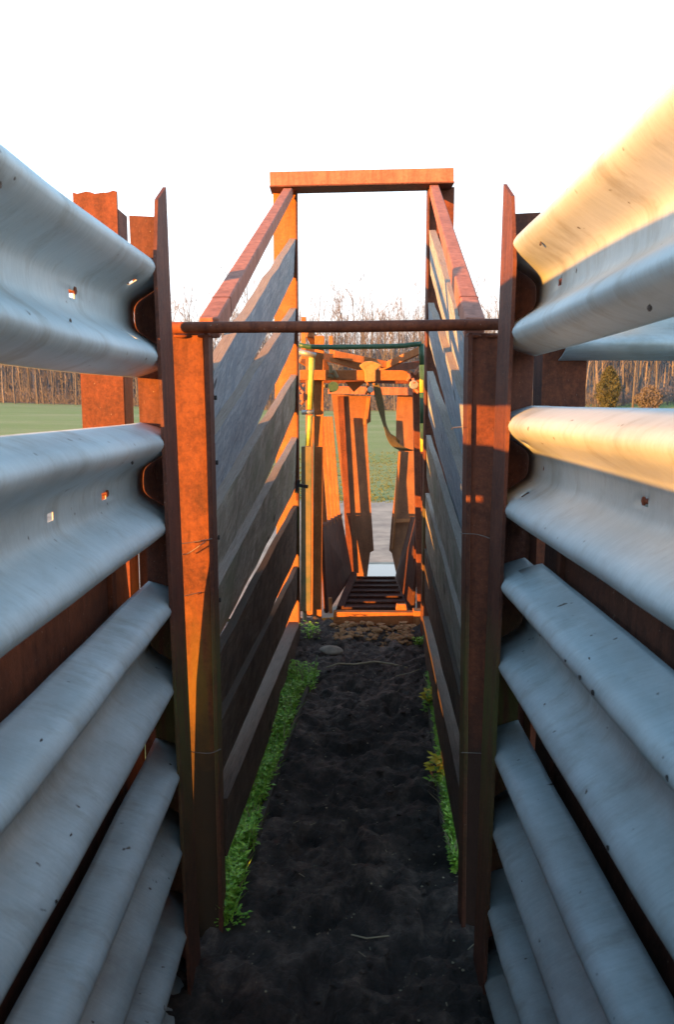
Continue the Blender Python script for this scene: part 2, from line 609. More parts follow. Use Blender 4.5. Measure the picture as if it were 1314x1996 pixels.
def angle_post(parent, side, ytop, top_h, seed, y=None):
    """steel angle: one leg lies along the rail noses, the other stands behind the rail ends"""
    zt, zb = top_h, -0.15
    y0, y1 = (1.875, 2.02) if y is None else y
    t = 0.008
    for part in (0, 1):
        bm = B()
        nz = 14
        prev = None
        for i in range(nz + 1):
            z = zb + (zt - zb) * i / nz
            x = nose_x(side, z) - side * 0.006
            if part == 0:
                ya = y0 + (0.05 if i == nz else 0.0)
                q = [(x, ya, z), (x + side * t, ya, z), (x + side * t, y1, z + (0.05 if i == nz else 0)), (x, y1, z + (0.05 if i == nz else 0))]
            else:
                zz = z - (0.02 if i == nz else 0)
                q = [(x + side * (t + 0.0005), y1 - t, zz), (x + side * 0.088, y1 - t, zz + 0.004 * (i == nz)), (x + side * 0.088, y1, zz + 0.004 * (i == nz)), (x + side * (t + 0.0005), y1, zz)]
            row = [bm.verts.new(p) for p in q]
            if prev:
                for k in range(4): bm.faces.new((prev[k], prev[(k + 1) % 4], row[(k + 1) % 4], row[k]))
            else:
                bm.faces.new(row[::-1])
            prev = row
        bm.faces.new(prev)
        obj('post_flange' if part == 0 else 'post_web', bm, RUST_POST, parent)


LC = [1.695, 1.302, 0.910, 0.496, 0.082]
RC = [1.741, 1.341, 0.967, 0.545, 0.145]
lw = thing('guardrail_wall', 'left wall of the alley, stacked galvanised guardrails in bluish shade slotted behind a rusty post', 'guardrail wall', (-0.4, 0, 0))
rw = thing('guardrail_wall', 'right wall of the alley, stacked galvanised guardrails whose upper ridges glow gold in the sun', 'guardrail wall', (0.4, 0, 0))
slotsL = [[1.545], [1.68, 1.36], [], [], []]
slotsR = [[1.18, 1.80], [1.25], [], [], []]
for i in range(5):
    beam(lw, -1, LC[i], -3.4, 2.008, slotsL[i], [1.82] if i == 0 else [], i + 1)
    if i == 2:       # a second beam nested behind, standing a little higher
        beam(rw, 1, RC[i] + 0.0065, -3.4, 1.90, [], [], i + 11, lap=0.016)
    beam(rw, 1, RC[i], -3.4, 2.008, slotsR[i], [1.86] if i == 1 else [], i + 11, warp=(0.020 if i == 0 else 0))
# guardrail bolts left in some of the slots
for par, side, cs, lst in ((lw, -1, LC, [(1, 1.695), (0, 1.56)]), (rw, 1, RC, [(1, 1.25), (0, 1.80), (1, 1.86)])):
    for i, y in lst:
        bm = B()
        x = nose_x(side, cs[i]) + side * 0.084
        tube(bm, [(x + side * 0.02, y, cs[i] + 0.004), (x - side * 0.004, y, cs[i] + 0.004)], 0.005, 8)
        tube(bm, [(x - side * 0.001, y, cs[i] + 0.004), (x - side * 0.005, y, cs[i] + 0.004)], 0.008, 6)
        obj('bolt', bm, RUST, par, bevel=0.0015)
angle_post(lw, -1, 0, 1.945, 1)
angle_post(rw, 1, 0, 1.952, 2)
angle_post(lw, -1, 0, 1.95, 3, y=(-0.62, -0.50))
angle_post(rw, 1, 0, 1.95, 4, y=(-0.62, -0.50))

# rusty sheets closing the outside of each wall, with an edge that slopes away towards the ground
for par, side, ztop in ((lw, -1, 1.215), (rw, 1, 1.245)):
    bm = B()
    xo = lambda z: nose_x(side, z) + side * 0.128
    ends = [(-0.05, 2.075), (0.35, 2.048), (0.75, 2.025), (1.0, 1.995), (ztop, 1.955)]
    if side > 0: ends = [(z, 1.99) for z, e in ends]
    ys = lin(-3.4, 1.6, 12)
    rows = []
    for z, e in ends:
        rows.append([bm.verts.new((xo(z) + 0.004 * noise.noise(Vector((y * 3, z * 4, 0))), y, z + (0.01 * noise.noise(Vector((y * 9, 3, 0))) if z == ztop else 0))) for y in ys + [e]])
    for a, b in zip(rows, rows[1:]):
        for k in range(len(a) - 1): bm.faces.new((a[k], a[k + 1], b[k + 1], b[k]))
    obj('backing_sheet', bm, RUST_DARK, par, smooth=True, solid=0.006)
    # seams of the sheet
    for yy in (1.82, 1.1, 0.2):
        bm = B()
        bar(bm, (xo(0) - side * 0.010, yy, -0.02), (xo(ztop) - side * 0.010, yy, ztop - 0.03), 0.012, 0.03, side=(1, 0, 0))
        obj('seam_strip', bm, RUST_DARK, par)

# dried mud flecks stuck on the rails
rf = random.Random(4)
for par, side, cs in ((lw, -1, LC), (rw, 1, RC)):
    for k in range(26):
        i = rf.choice((0, 1, 2, 2, 3, 3, 4, 4))
        y = rf.uniform(0.7, 1.85)
        kk = rf.choice((3, 6, 9, 12, 24, 27, 30))
        d, z = PROFILE[kk]
        bm = B()
        rr = rf.uniform(0.002, 0.0055)
        bmesh.ops.create_icosphere(bm, subdivisions=2, radius=rr)
        sd = rf.random() * 40
        for v in bm.verts:
            v.co *= 1 + 0.6 * noise.noise(v.co / rr * 1.2 + Vector((sd, 0, 0)))
            v.co = Vector((v.co.x * 0.5, v.co.y * 1.3, v.co.z)) + Vector((nose_x(side, cs[i]) + side * (0.083 - d - 0.001), y, cs[i] + z))
        obj('mud_fleck', bm, MUD, par)

# outer posts
def ibeam(bm, cx, cy, w, d, z0, z1, t=0.009, lean=0.0, nseg=6):
    for (xa, xb, ya, yb) in ((cx - w / 2, cx + w / 2, cy - d / 2, cy - d / 2 + t), (cx - w / 2, cx + w / 2, cy + d / 2 - t, cy + d / 2), (cx - t / 2, cx + t / 2, cy - d / 2 + t + .0002, cy + d / 2 - t - .0002)):
        prev = None
        for i in range(nseg + 1):
            z = z0 + (z1 - z0) * i / nseg
            o = lean * (z - z0)
            row = [bm.verts.new((x + o, y, z)) for x, y in ((xa, ya), (xb, ya), (xb, yb), (xa, yb))]
            if prev:
                for k in range(4): bm.faces.new((prev[k], prev[(k + 1) % 4], row[(k + 1) % 4], row[k]))
            else: bm.faces.new(row[::-1])
            prev = row
        bm.faces.new(prev)


sp_ = thing('steel_post', 'thick rusty post glowing orange outside the left guardrails, topmost rail crossing it', 'post', (-0.66, 2.4, 0))
bm = B()
box(bm, -0.726, -0.606, 2.350, 2.360, -0.2, 2.062)
bmesh.ops.subdivide_edges(bm, edges=[e for e in bm.edges if abs(e.verts[0].co.x - e.verts[1].co.x) > .05], cuts=9)
ragged(bm, 1.9, 0.012, 3)
obj('post_face', bm, RUST, sp_)
bm = B()
box(bm, -0.614, -0.605, 2.3605, 2.455, -0.2, 2.02)
obj('post_side', bm, RUST_POST, sp_)
bm = B()
box(bm, -0.6045, -0.49, 2.462, 2.468, -0.2, 1.26)
obj('rear_sheet', bm, RUST_DARK, sp_)
sp_ = thing('steel_post', 'rusty post standing outside the right guardrails, holding the outer crossing fence', 'post', (0.69, 2.56, 0))
bm = B()
box(bm, 0.622, 0.755, 2.515, 2.525, -0.2, 1.96)
obj('post_face', bm, RUST, sp_)
bm = B()
box(bm, 0.622, 0.631, 2.5255, 2.63, -0.2, 1.95)
obj('post_side', bm, RUST_POST, sp_)
bm = B()
box(bm, 0.746, 0.755, 2.5255, 2.63, -0.2, 1.95)
obj('post_side', bm, RUST_POST, sp_)

bm = B()
box(bm, 0.50, 0.6215, 2.60, 2.606, -0.2, 1.26)
obj('rear_sheet', bm, RUST_DARK, sp_)

# outer fence of guardrails running off to the right
of = thing('guardrail_fence', 'outer blue-grey guardrail fence running off to the right beyond the alley wall', 'guardrail fence', (0.7, 2.45, 0))
for zc in (1.757, 1.305, 0.86, 0.42):
    bm = B()
    xs = lin(0.665, 6.0, 30)
    rows = []
    for x in xs:
        rows.append([bm.verts.new((x, 2.50 - d, zc + z + 0.004 * noise.noise(Vector((x * 2, zc, 0))))) for d, z in PROFILE])
    for a, b in zip(rows, rows[1:]):
        for k in range(len(a) - 1): bm.faces.new((a[k], a[k + 1], b[k + 1], b[k]))
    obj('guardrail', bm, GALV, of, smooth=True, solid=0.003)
for x in (2.7, 4.8):
    bm = B()
    ibeam(bm, x, 2.58, 0.12, 0.12, -0.2, 2.0)
    obj('post', bm, RUST, of)

# ------------------------------------------------------------------ plank chute behind the alley
ch = thing('loading_chute', 'narrow chute of weathered grey planks fanning up between rusty steel frames', 'cattle chute', (0.02, 2.17, 0))


def wallx(side, y, z=1.0):
    s = (y - 2.17) / (5.07 - 2.17)
    return (-0.325 + 0.080 * s) if side < 0 else (0.352 + 0.195 * s)


def plank(side, yn, yf, nt_, nb, ft, fb, mat, off=0.0, thick=0.038, tilt=0.05, seed=0, chips=0.008, name='plank', label=None):
    nl, nh = 40, 5
    bm = B()
    uv = bm.loops.layers.uv.new('UVMap')
    grids = []
    info = {}
    for layer in (0, 1):
        g = []
        for i in range(nl + 1):
            s = i / nl
            y = yn + (yf - yn) * s
            zt = nt_ + (ft - nt_) * s
            zb = nb + (fb - nb) * s
            zt += chips * noise.noise(Vector((s * 9, seed * 5.1, 1))) + 0.4 * chips * noise.noise(Vector((s * 40, seed, 1)))
            zb += chips * noise.noise(Vector((s * 9, seed * 5.1, 7))) + 0.4 * chips * noise.noise(Vector((s * 40, seed, 7)))
            row = []
            for j in range(nh + 1):
                v = j / nh
                z = zb + (zt - zb) * v
                x = wallx(side, y) + side * (off + tilt * (1 - 0.75 * s) * (1 - v) + layer * thick)
                x += 0.0025 * noise.noise(Vector((s * 4, v * 2, seed + 20)))
                vert = bm.verts.new((x, y, z))
                info[vert] = (s * 3.0 + seed * 1.7, v * (zt - zb) + seed * 0.37 + layer * 3)
                row.append(vert)
            g.append(row)
        grids.append(g)
    a, b = grids
    tops = []
    for i in range(nl):
        for j in range(nh):
            bm.faces.new((a[i][j], a[i + 1][j], a[i + 1][j + 1], a[i][j + 1]))
            bm.faces.new((b[i][j + 1], b[i + 1][j + 1], b[i + 1][j], b[i][j]))
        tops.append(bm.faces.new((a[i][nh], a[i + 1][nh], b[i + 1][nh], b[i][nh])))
        bm.faces.new((a[i][0], b[i][0], b[i + 1][0], a[i + 1][0]))
    for j in range(nh):
        bm.faces.new((a[0][j], a[0][j + 1], b[0][j + 1], b[0][j]))
        bm.faces.new((a[nl][j], b[nl][j], b[nl][j + 1], a[nl][j + 1]))
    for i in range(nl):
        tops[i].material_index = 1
    for f in bm.faces:
        for l in f.loops:
            u, v = info[l.vert]
            l[uv].uv = (u, v)
    o = obj(name, bm, mat, ch)
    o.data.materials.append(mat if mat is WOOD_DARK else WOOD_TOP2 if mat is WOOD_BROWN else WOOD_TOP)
    if label: o['label'] = label
    return o


# near top, near bottom, far top, far bottom
LP = [(1.575, 1.29, 2.450, 2.235, WOOD_GREY), (1.405, 1.09, 2.045, 1.84, WOOD_GREY), (1.205, 0.85, 1.650, 1.43, WOOD_GREEN),
      (0.995, 0.76, 1.268, 0.95, WOOD_GREEN), (0.802, 0.55, 0.848, 0.53, WOOD_DARK), (0.610, 0.385, 0.455, 0.235, WOOD_DARK)]
for i, (a, b, c_, d, m_) in enumerate(LP):
    plank(-1, 2.20, 5.07, a, b, c_, d, m_, seed=i + 1, tilt=0.05 if i < 4 else 0.03, thick=0.037 if i < 4 else 0.028)
plank(-1, 2.20, 5.07, 0.375, 0.20, 0.098, -0.10, WOOD_BROWN, off=-0.012, tilt=0.004, thick=0.075, seed=8, chips=0.003, label='brown bottom board with a broad paler top edge')
RP = [(1.60, 1.27, 2.49, 2.23, WOOD_GREY), (1.43, 1.09, 2.07, 1.83, WOOD_GREY), (1.22, 0.89, 1.665, 1.41, WOOD_GREY),
      (1.02, 0.66, 1.285, 1.02, WOOD_GREEN), (0.83, 0.50, 0.93, 0.62, WOOD_GREEN), (0.64, 0.42, 0.58, 0.25, WOOD_DARK)]
for i, (a, b, c_, d, m_) in enumerate(RP):
    plank(1, 2.20, 5.02, a, b, c_, d, m_, seed=i + 11, tilt=0.05 if i < 3 else 0.03, thick=0.037 if i < 3 else 0.028, chips=0.014 if i < 3 else 0.008)
plank(1, 2.20, 5.02, 0.40, 0.20, 0.15, -0.08, WOOD_BROWN, off=-0.005, tilt=0.004, thick=0.06, seed=19, chips=0.004)

# near steel frame: broad webs facing the alley, an inner flange where the planks butt
def upright(poly_fn, z0, z1, mat, name='post', n=8, label=None):
    bm = B()
    prev = None
    for i in range(n + 1):
        z = z0 + (z1 - z0) * i / n
        row = [bm.verts.new((x, y, z)) for x, y in poly_fn(z)]
        if prev:
            for k in range(len(row)): bm.faces.new((prev[k], prev[(k + 1) % len(row)], row[(k + 1) % len(row)], row[k]))
        else: bm.faces.new(row[::-1])
        prev = row
    bm.faces.new(prev)
    o = obj(name, bm, mat, ch, bevel=0.0025)
    if label: o['label'] = label
    return o


def pl(z): return -0.322 - 0.004 * z        # inner face, left near post
def pr(z): return 0.334 - 0.010 * z + 0.018


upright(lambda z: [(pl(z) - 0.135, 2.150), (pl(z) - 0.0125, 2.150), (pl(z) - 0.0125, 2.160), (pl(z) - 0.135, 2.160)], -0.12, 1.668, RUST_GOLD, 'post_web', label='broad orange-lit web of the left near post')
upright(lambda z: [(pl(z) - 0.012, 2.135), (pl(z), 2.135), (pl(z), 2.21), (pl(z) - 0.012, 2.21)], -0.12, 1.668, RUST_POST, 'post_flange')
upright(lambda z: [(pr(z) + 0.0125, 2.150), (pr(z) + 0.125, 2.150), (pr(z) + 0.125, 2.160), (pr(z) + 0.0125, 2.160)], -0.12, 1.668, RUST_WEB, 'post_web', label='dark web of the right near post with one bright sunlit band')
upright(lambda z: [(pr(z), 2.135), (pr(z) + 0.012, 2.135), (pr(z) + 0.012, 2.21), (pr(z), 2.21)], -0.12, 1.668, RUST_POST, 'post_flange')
# round bar over the near frame
bm = B()
tube(bm, [at(318, 639, 2.12), at(500, 637.5, 2.12), at(657, 637, 2.12), at(800, 635, 2.12), at(985, 632, 2.12)], 0.0145, 12)
obj('cross_pipe', bm, RUST, ch, smooth=True)
for px in (352, 398, 925, 962):      # weld beads
    bm = B()
    bmesh.ops.create_icosphere(bm, subdivisions=2, radius=0.009, matrix=Matrix.Translation(at(px, 655, 2.142)) @ Matrix.Diagonal((2.2, 0.6, 0.6, 1)))
    obj('weld', bm, RUST, ch, smooth=True)

# far steel frame
FL0, FL1 = -0.395, -0.245
fz = 2.745
fx = wallx(-1, 5.07)
gx = wallx(1, 5.07)
for nm, poly, m_ in (('post_web', [(fx - 0.135, 5.075), (fx - 0.001, 5.075), (fx - 0.001, 5.087), (fx - 0.135, 5.087)], RUST_ORANGE),
                     ('post_flange', [(fx, 5.03), (fx + 0.010, 5.03), (fx + 0.010, 5.13), (fx, 5.13)], RUST_POST),
                     ('post_web', [(gx + 0.001, 5.075), (gx + 0.15, 5.075), (gx + 0.15, 5.087), (gx + 0.001, 5.087)], RUST),
                     ('post_flange', [(gx - 0.010, 5.03), (gx, 5.03), (gx, 5.13), (gx - 0.010, 5.13)], RUST_POST)):
    upright(lambda z, p=poly: p, -0.12, fz, m_, nm)
bm = B()
bar(bm, at(527, 354, 5.03), at(883, 346, 5.03), 0.085, 0.10, side=(0, 0, 1))
obj('top_beam', bm, RUST_PALE, ch, bevel=0.004)
bm = B()
p, q = at(527, 368, 5.0), at(883, 360, 5.0)
bar(bm, p + Vector((0, 0.02, -0.002)), q + Vector((0, 0.02, -0.002)), 0.008, 0.17, side=(0, 0, 1))
obj('beam_lip', bm, RUST_POST, ch)

# sloping square top rails with a joint near the near end
for side, a, b in ((-1, at(408, 643, 2.18), at(563, 374, 5.02)), (1, at(926, 643, 2.18), at(846, 368, 5.02))):
    a = a + Vector((0, 0, 0.004))
    bm = B()
    s = 0.0
    bar(bm, a, b, 0.052, 0.055, side=(1, 0, 0))
    obj('top_rail', bm, RUST_PALE, ch, bevel=0.005)
    bm = B()
    j = a.lerp(b, 0.075)
    bar(bm, j, a.lerp(b, 0.079), 0.0535, 0.0565, side=(1, 0, 0))
    obj('weld', bm, RUST, ch, bevel=0.003)
# nails and bolts along the near and far plank ends
for side in (-1, 1):
    for (a, b, c_, d, m_) in (LP if side < 0 else RP):
        for s, zt, zb in ((2.27, a, b), (4.98, c_, d)):
            for k in (0.3, 0.75):
                z = zb + (zt - zb) * k
                x = wallx(side, s) + side * (0.05 * (1 - k) - 0.001)
                bm = B()
                tube(bm, [(x + side * 0.01, s, z), (x - side * 0.004, s, z)], 0.007, 6)
                obj('nail', bm, BLACK, ch)
# latch lever on the far left post
bm = B()
p = at(583, 945, 4.98)
bar(bm, p + Vector((-0.01, 0, 0)), p + Vector((0.055, 0, -0.012)), 0.022, 0.02)
bar(bm, p + Vector((0.0, 0, 0.03)), p + Vector((-0.02, 0, -0.05)), 0.02, 0.02)
obj('latch', bm, BLACK, ch, bevel=0.003)
bm = B()
p = at(581, 960, 4.99)
bar(bm, p + Vector((-0.005, 0, 0.075)), p + Vector((-0.005, 0, -0.05)), 0.018, 0.012)
obj('hinge', bm, RUST, ch, bevel=0.003)

# wires
def wire(pts, label, r=0.0016, mat=WIRE):
    p = [Vector(q) for q in pts]
    out = []
    for i in range(len(p) - 1):       # smooth it
        for k in range(6):
            t = k / 6
            a, b, c_, d = p[max(i - 1, 0)], p[i], p[i + 1], p[min(i + 2, len(p) - 1)]
            out.append(0.5 * ((2 * b) + (-a + c_) * t + (2 * a - 5 * b + 4 * c_ - d) * t * t + (-a + 3 * b - 3 * c_ + d) * t ** 3))
    out.append(p[-1])
    bm = B()
    tube(bm, out, r, 5)
    o = obj('wire', bm, mat, smooth=True, loc=p[0])
    tag(o, label, 'wire')


wire([at(352, 1060, 2.12), at(380, 1056, 2.13), at(413, 1050, 2.125)], 'thin wire crossing the orange-lit post on the left', 0.0011)
wire([at(355, 1080, 2.12), at(368, 1078, 2.13), at(400, 1056, 2.125)], 'short slanting wire twisted just below the thin wire on the left post', 0.0014)
wire([at(358, 1162, 2.12), at(375, 1158, 2.13), at(393, 1154, 2.14)], 'bent wire end on the left post below the twisted one', 0.0011)
wire([at(371, 1465, 2.1), at(385, 1467, 2.12), at(410, 1468, 2.12), at(430, 1460, 2.12)], 'sagging grey wire low on the left post', 0.0012)
wire([at(898, 1040, 2.11), at(925, 1041, 2.12), at(940, 1044, 2.12), at(958, 1050, 2.1)], 'thin pale wire crossing the dark post on the right', 0.0012)
wire([at(900, 1467, 2.11), at(930, 1468, 2.12), at(962, 1470, 2.1)], 'faint wire low across the right post', 0.001)
wire([at(881, 838, 2.3), at(883, 834, 2.2), at(900, 832, 2.12)], 'hooked wire on the right planks beside the sunlit band', 0.0012)
for k, (x0, y0_) in enumerate(((1046, 540), (1050, 563), (1047, 590))):
    pass
wire([at(1042, 545, 2.06), at(1056, 552, 2.08), at(1050, 572, 2.06), at(1062, 585, 2.08), at(1048, 604, 2.06), at(1044, 570, 2.07)], 'tangle of wire in the gap behind the top right guardrail', 0.0022)

# ------------------------------------------------------------------ squeeze chute at the end
sq = thing('squeeze_chute', 'orange rusty squeeze chute with a head gate of two leaning doors at the alley end', 'squeeze chute', (0.25, 5.5, 0))


def sqbar(name, a, b, w, t, mat, side=None, bevel=0.003, parent=None, label=None):
    bm = B()
    bar(bm, a, b, w, t, side)
    o = obj(name, bm, mat, parent or sq, bevel=bevel)
    if label: o['label'] = label
    return o


def sqtube(name, pts, r, mat, parent=None, n=10):
    bm = B()
    tube(bm, pts, r, n)
    return obj(name, bm, mat, parent or sq, smooth=True)


FR = 5.45
# uprights of the front frame
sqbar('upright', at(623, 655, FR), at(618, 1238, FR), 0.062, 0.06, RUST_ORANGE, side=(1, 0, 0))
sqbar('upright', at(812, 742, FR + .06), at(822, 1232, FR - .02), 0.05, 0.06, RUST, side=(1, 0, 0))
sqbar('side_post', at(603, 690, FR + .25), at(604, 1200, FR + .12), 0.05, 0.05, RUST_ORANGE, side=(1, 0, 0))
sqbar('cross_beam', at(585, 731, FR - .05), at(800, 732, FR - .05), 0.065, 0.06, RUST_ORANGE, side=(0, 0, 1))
sqbar('shade_plate', at(657, 740, 5.3) + Vector((-.30, 0, 0)), at(657, 1215, 5.3) + Vector((-.30, 0, 0)), 0.06, 0.012, RUST, side=(1, 0, 0))  # added plate, hidden behind the planks, shading the left upright
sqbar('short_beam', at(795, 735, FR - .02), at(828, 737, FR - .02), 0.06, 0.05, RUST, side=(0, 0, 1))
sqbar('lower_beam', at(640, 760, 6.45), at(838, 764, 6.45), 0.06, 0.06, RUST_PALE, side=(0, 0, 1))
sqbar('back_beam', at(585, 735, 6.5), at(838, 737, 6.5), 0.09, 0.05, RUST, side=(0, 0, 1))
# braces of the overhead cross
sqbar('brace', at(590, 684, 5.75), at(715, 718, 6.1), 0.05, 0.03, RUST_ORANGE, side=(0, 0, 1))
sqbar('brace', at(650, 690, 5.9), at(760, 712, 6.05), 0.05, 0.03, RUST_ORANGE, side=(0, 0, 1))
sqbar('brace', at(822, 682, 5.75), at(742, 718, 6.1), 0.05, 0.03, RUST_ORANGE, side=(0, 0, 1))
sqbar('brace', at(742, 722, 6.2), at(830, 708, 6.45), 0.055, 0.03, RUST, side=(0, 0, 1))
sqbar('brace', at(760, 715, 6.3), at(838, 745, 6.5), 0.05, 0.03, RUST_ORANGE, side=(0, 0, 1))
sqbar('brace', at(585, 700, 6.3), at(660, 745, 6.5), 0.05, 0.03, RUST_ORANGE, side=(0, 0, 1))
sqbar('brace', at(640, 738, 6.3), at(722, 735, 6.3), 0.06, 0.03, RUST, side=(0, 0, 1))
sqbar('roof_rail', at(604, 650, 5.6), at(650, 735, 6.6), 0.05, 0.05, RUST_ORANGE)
sqbar('roof_post', at(592, 618, 5.55), at(592, 700, 5.55), 0.03, 0.03, RUST_ORANGE)
sqbar('roof_post', at(645, 655, 6.2), at(646, 690, 6.2), 0.03, 0.03, RUST_ORANGE)
# bracket triangle under the beam
bm = B()
slab(bm, [at(672, 744, FR), at(712, 744, FR), at(690, 764, FR)], (0, 0.03, 0))
obj('bracket', bm, RUST_ORANGE, sq)
# green bar frame (top bar arched at its ends) and the banded poles
G = 5.3
pts = [at(583, 672, G), at(592, 674, G), at(602, 676, G), at(650, 676.5, G), at(710, 676, G), at(765, 675, G), at(790, 674, G), at(805, 671.5, G), at(822, 670.5, G)]
sqtube('green_bar', pts, 0.016, GREEN_PAINT)
rp = thing('banded_pole', 'thin vertical pole painted green and yellow on the right of the squeeze chute', 'pole', at(826, 1180, G))
for (a, b, m_, nm) in ((670, 711, GREEN_PAINT, 'green_band'), (711.3, 765, YELLOW_PAINT, 'yellow_band'), (765.3, 825, GREEN_PAINT, 'green_band'), (825.3, 880, YELLOW_PAINT, 'faded_band'), (880.3, 1190, RUST, 'rusty_band')):
    xa = lambda y: 822 + (y - 670) * 0.012
    sqtube(nm, [at(xa(a), a, G), at(xa(b), b, G)], 0.0165, m_, parent=rp)
lp = thing('jack_handle', 'yellow upright pole with a grey T grip, left of the squeeze chute', 'handle', at(600, 1180, 5.38))
D = 5.38
sqtube('grip', [at(583, 686, D), at(616, 693, D)], 0.019, ZINC, parent=lp)
sqtube('yellow_rod', [at(608, 697, D), at(604, 798, D)], 0.020, YELLOW_PAINT, parent=lp)
sqtube('collar', [at(588, 804, D), at(612, 803, D)], 0.016, ZINC, parent=lp)
sqtube('lower_rod', [at(604.5, 810, D), at(600, 869, D)], 0.018, YELLOW_PAINT, parent=lp)
sqbar('sleeve', at(598, 870, D), at(596, 1190, D), 0.070, 0.05, TAN_PAINT, side=(1, 0, 0), parent=lp)
sqtube('foot', [at(594, 1188, D), at(594, 1242, D)], 0.014, TAN_PAINT, parent=lp)
# chain knobs, ratchets
def lump(name, c_, r, mat, parent=None, sc=(1, 1, 1), seed=0, rough=0.35):
    bm = B()
    bmesh.ops.create_icosphere(bm, subdivisions=3, radius=r)
    for v in bm.verts:
        v.co *= 1 + rough * noise.noise(v.co / r * 1.3 + Vector((seed, 0, 0)))
        v.co = Vector((v.co.x * sc[0], v.co.y * sc[1], v.co.z * sc[2])) + c_
    return obj(name, bm, mat, parent or sq, smooth=True)


def ratchet(px, py, D, s, mats, seed):
    bm = B()
    p = at(px, py, D)
    r = random.Random(seed)
    for k in range(5):
        q = p + Vector((r.uniform(-.03, .03), r.uniform(-.02, .02), r.uniform(-.05, .05))) * s
        tube(bm, [q, q + Vector((r.uniform(-.03, .03), r.uniform(-.03, .01), r.uniform(-.05, .05))) * s], 0.010 * s, 7)
    obj('ratchet', bm, mats[0], sq, bevel=0.002)
    bm = B()
    bmesh.ops.create_cone(bm, segments=14, radius1=0.026 * s, radius2=0.026 * s, depth=0.03, cap_ends=True, matrix=Matrix.Translation(p + Vector((0, -0.03, -0.03 * s))) @ Matrix.Rotation(math.pi / 2, 4, 'X'))
    obj('ratchet_wheel', bm, mats[1], sq, bevel=0.003)


ratchet(650, 742, FR - .1, 1.3, (TAN_PAINT, YELLOW_PAINT), 3)
ratchet(806, 740, FR - .1, 1.1, (RUST_PALE, ZINC), 5)
ratchet(722, 752, FR - .1, 0.8, (RUST_ORANGE, ZINC), 8)
ratchet(593, 765, FR, 1.0, (RUST_PALE, RUST_PALE), 11)
# strap wrapped over the beam and hanging in a loop
st = thing('strap', 'olive webbing strap knotted over the beam and hanging in a loose loop', 'strap', at(735, 745, FR - .1))
bm = B()
cl = [(700, 712), (712, 704), (735, 703), (746, 712), (733, 722), (733, 744), (712, 745), (711, 724)]
slab(bm, [at(x, y, FR - .115) for x, y in cl], (0, 0.10, 0))
obj('knot', bm, CLOTH, st, bevel=0.008)
bm = B()
path = [(733, 744, -.10), (738, 770, -.10), (744, 800, -.10), (750, 828, -.10), (757, 848, -.09), (767, 864, -.08), (780, 874, -.07), (795, 878, -.05), (808, 878, .02)]
wid = [0.055, 0.055, 0.05, 0.03, 0.045, 0.06, 0.06, 0.05, 0.04]
tw = [0, 0.1, 0.3, 1.2, 0.9, 0.7, 0.5, 0.4, 0.3]
prev = None
for (x, y, d), w_, a in zip(path, wid, tw):
    p = at(x, y, FR + d)
    along = Vector((math.cos(a), math.sin(a) * 0.6, 0.5 * min(a, 1))).normalized() * w_ / 2
    row = [bm.verts.new(p - along), bm.verts.new(p + along)]
    if prev: bm.faces.new((prev[0], prev[1], row[1], row[0]))
    prev = row
o = obj('webbing', bm, WEB, st, smooth=True, solid=0.005)
m = o.modifiers.new('sub', 'SUBSURF'); m.levels = 2; m.render_levels = 2
# a second return of the loop
bm = B()
path = [(752, 842, -.02), (760, 850, 0), (770, 856, .02), (779, 864, .03)]
prev = None
for (x, y, d) in path:
    p = at(x, y, FR + d)
    row = [bm.verts.new(p + Vector((0.0, -.01, 0.02))), bm.verts.new(p + Vector((0.0, .01, -0.02)))]
    if prev: bm.faces.new((prev[0], prev[1], row[1], row[0]))
    prev = row
obj('webbing_end', bm, WEB, st, smooth=True, solid=0.005)

# head gate doors, leaning sheets with folded edges
HG = 6.6
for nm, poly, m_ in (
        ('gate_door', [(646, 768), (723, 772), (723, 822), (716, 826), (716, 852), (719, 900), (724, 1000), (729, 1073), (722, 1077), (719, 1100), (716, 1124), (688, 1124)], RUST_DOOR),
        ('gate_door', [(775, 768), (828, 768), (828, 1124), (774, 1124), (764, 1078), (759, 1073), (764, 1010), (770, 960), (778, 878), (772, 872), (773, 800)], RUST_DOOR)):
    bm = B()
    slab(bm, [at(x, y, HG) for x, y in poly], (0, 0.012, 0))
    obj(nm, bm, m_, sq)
sqbar('door_rib', at(664, 772, HG - .03), at(684, 1118, HG - .03), 0.05, 0.02, RUST, side=(1, 0, 0))
sqbar('door_rib', at(719, 775, HG - .04), at(712, 828, HG - .04), 0.03, 0.03, RUST_ORANGE, side=(1, 0, 0))
sqbar('door_rib', at(779, 880, HG - .04), at(766, 1070, HG - .04), 0.018, 0.05, RUST_ORANGE, side=(1, 0, 0))
bm = B()
slab(bm, [at(768, 1020, HG - .05), at(801, 1018, HG - .05), at(801, 1012, HG - .02), at(769, 1013, HG - .02)], (0, 0, 0.006))
obj('door_ledge', bm, RUST_ORANGE, sq)
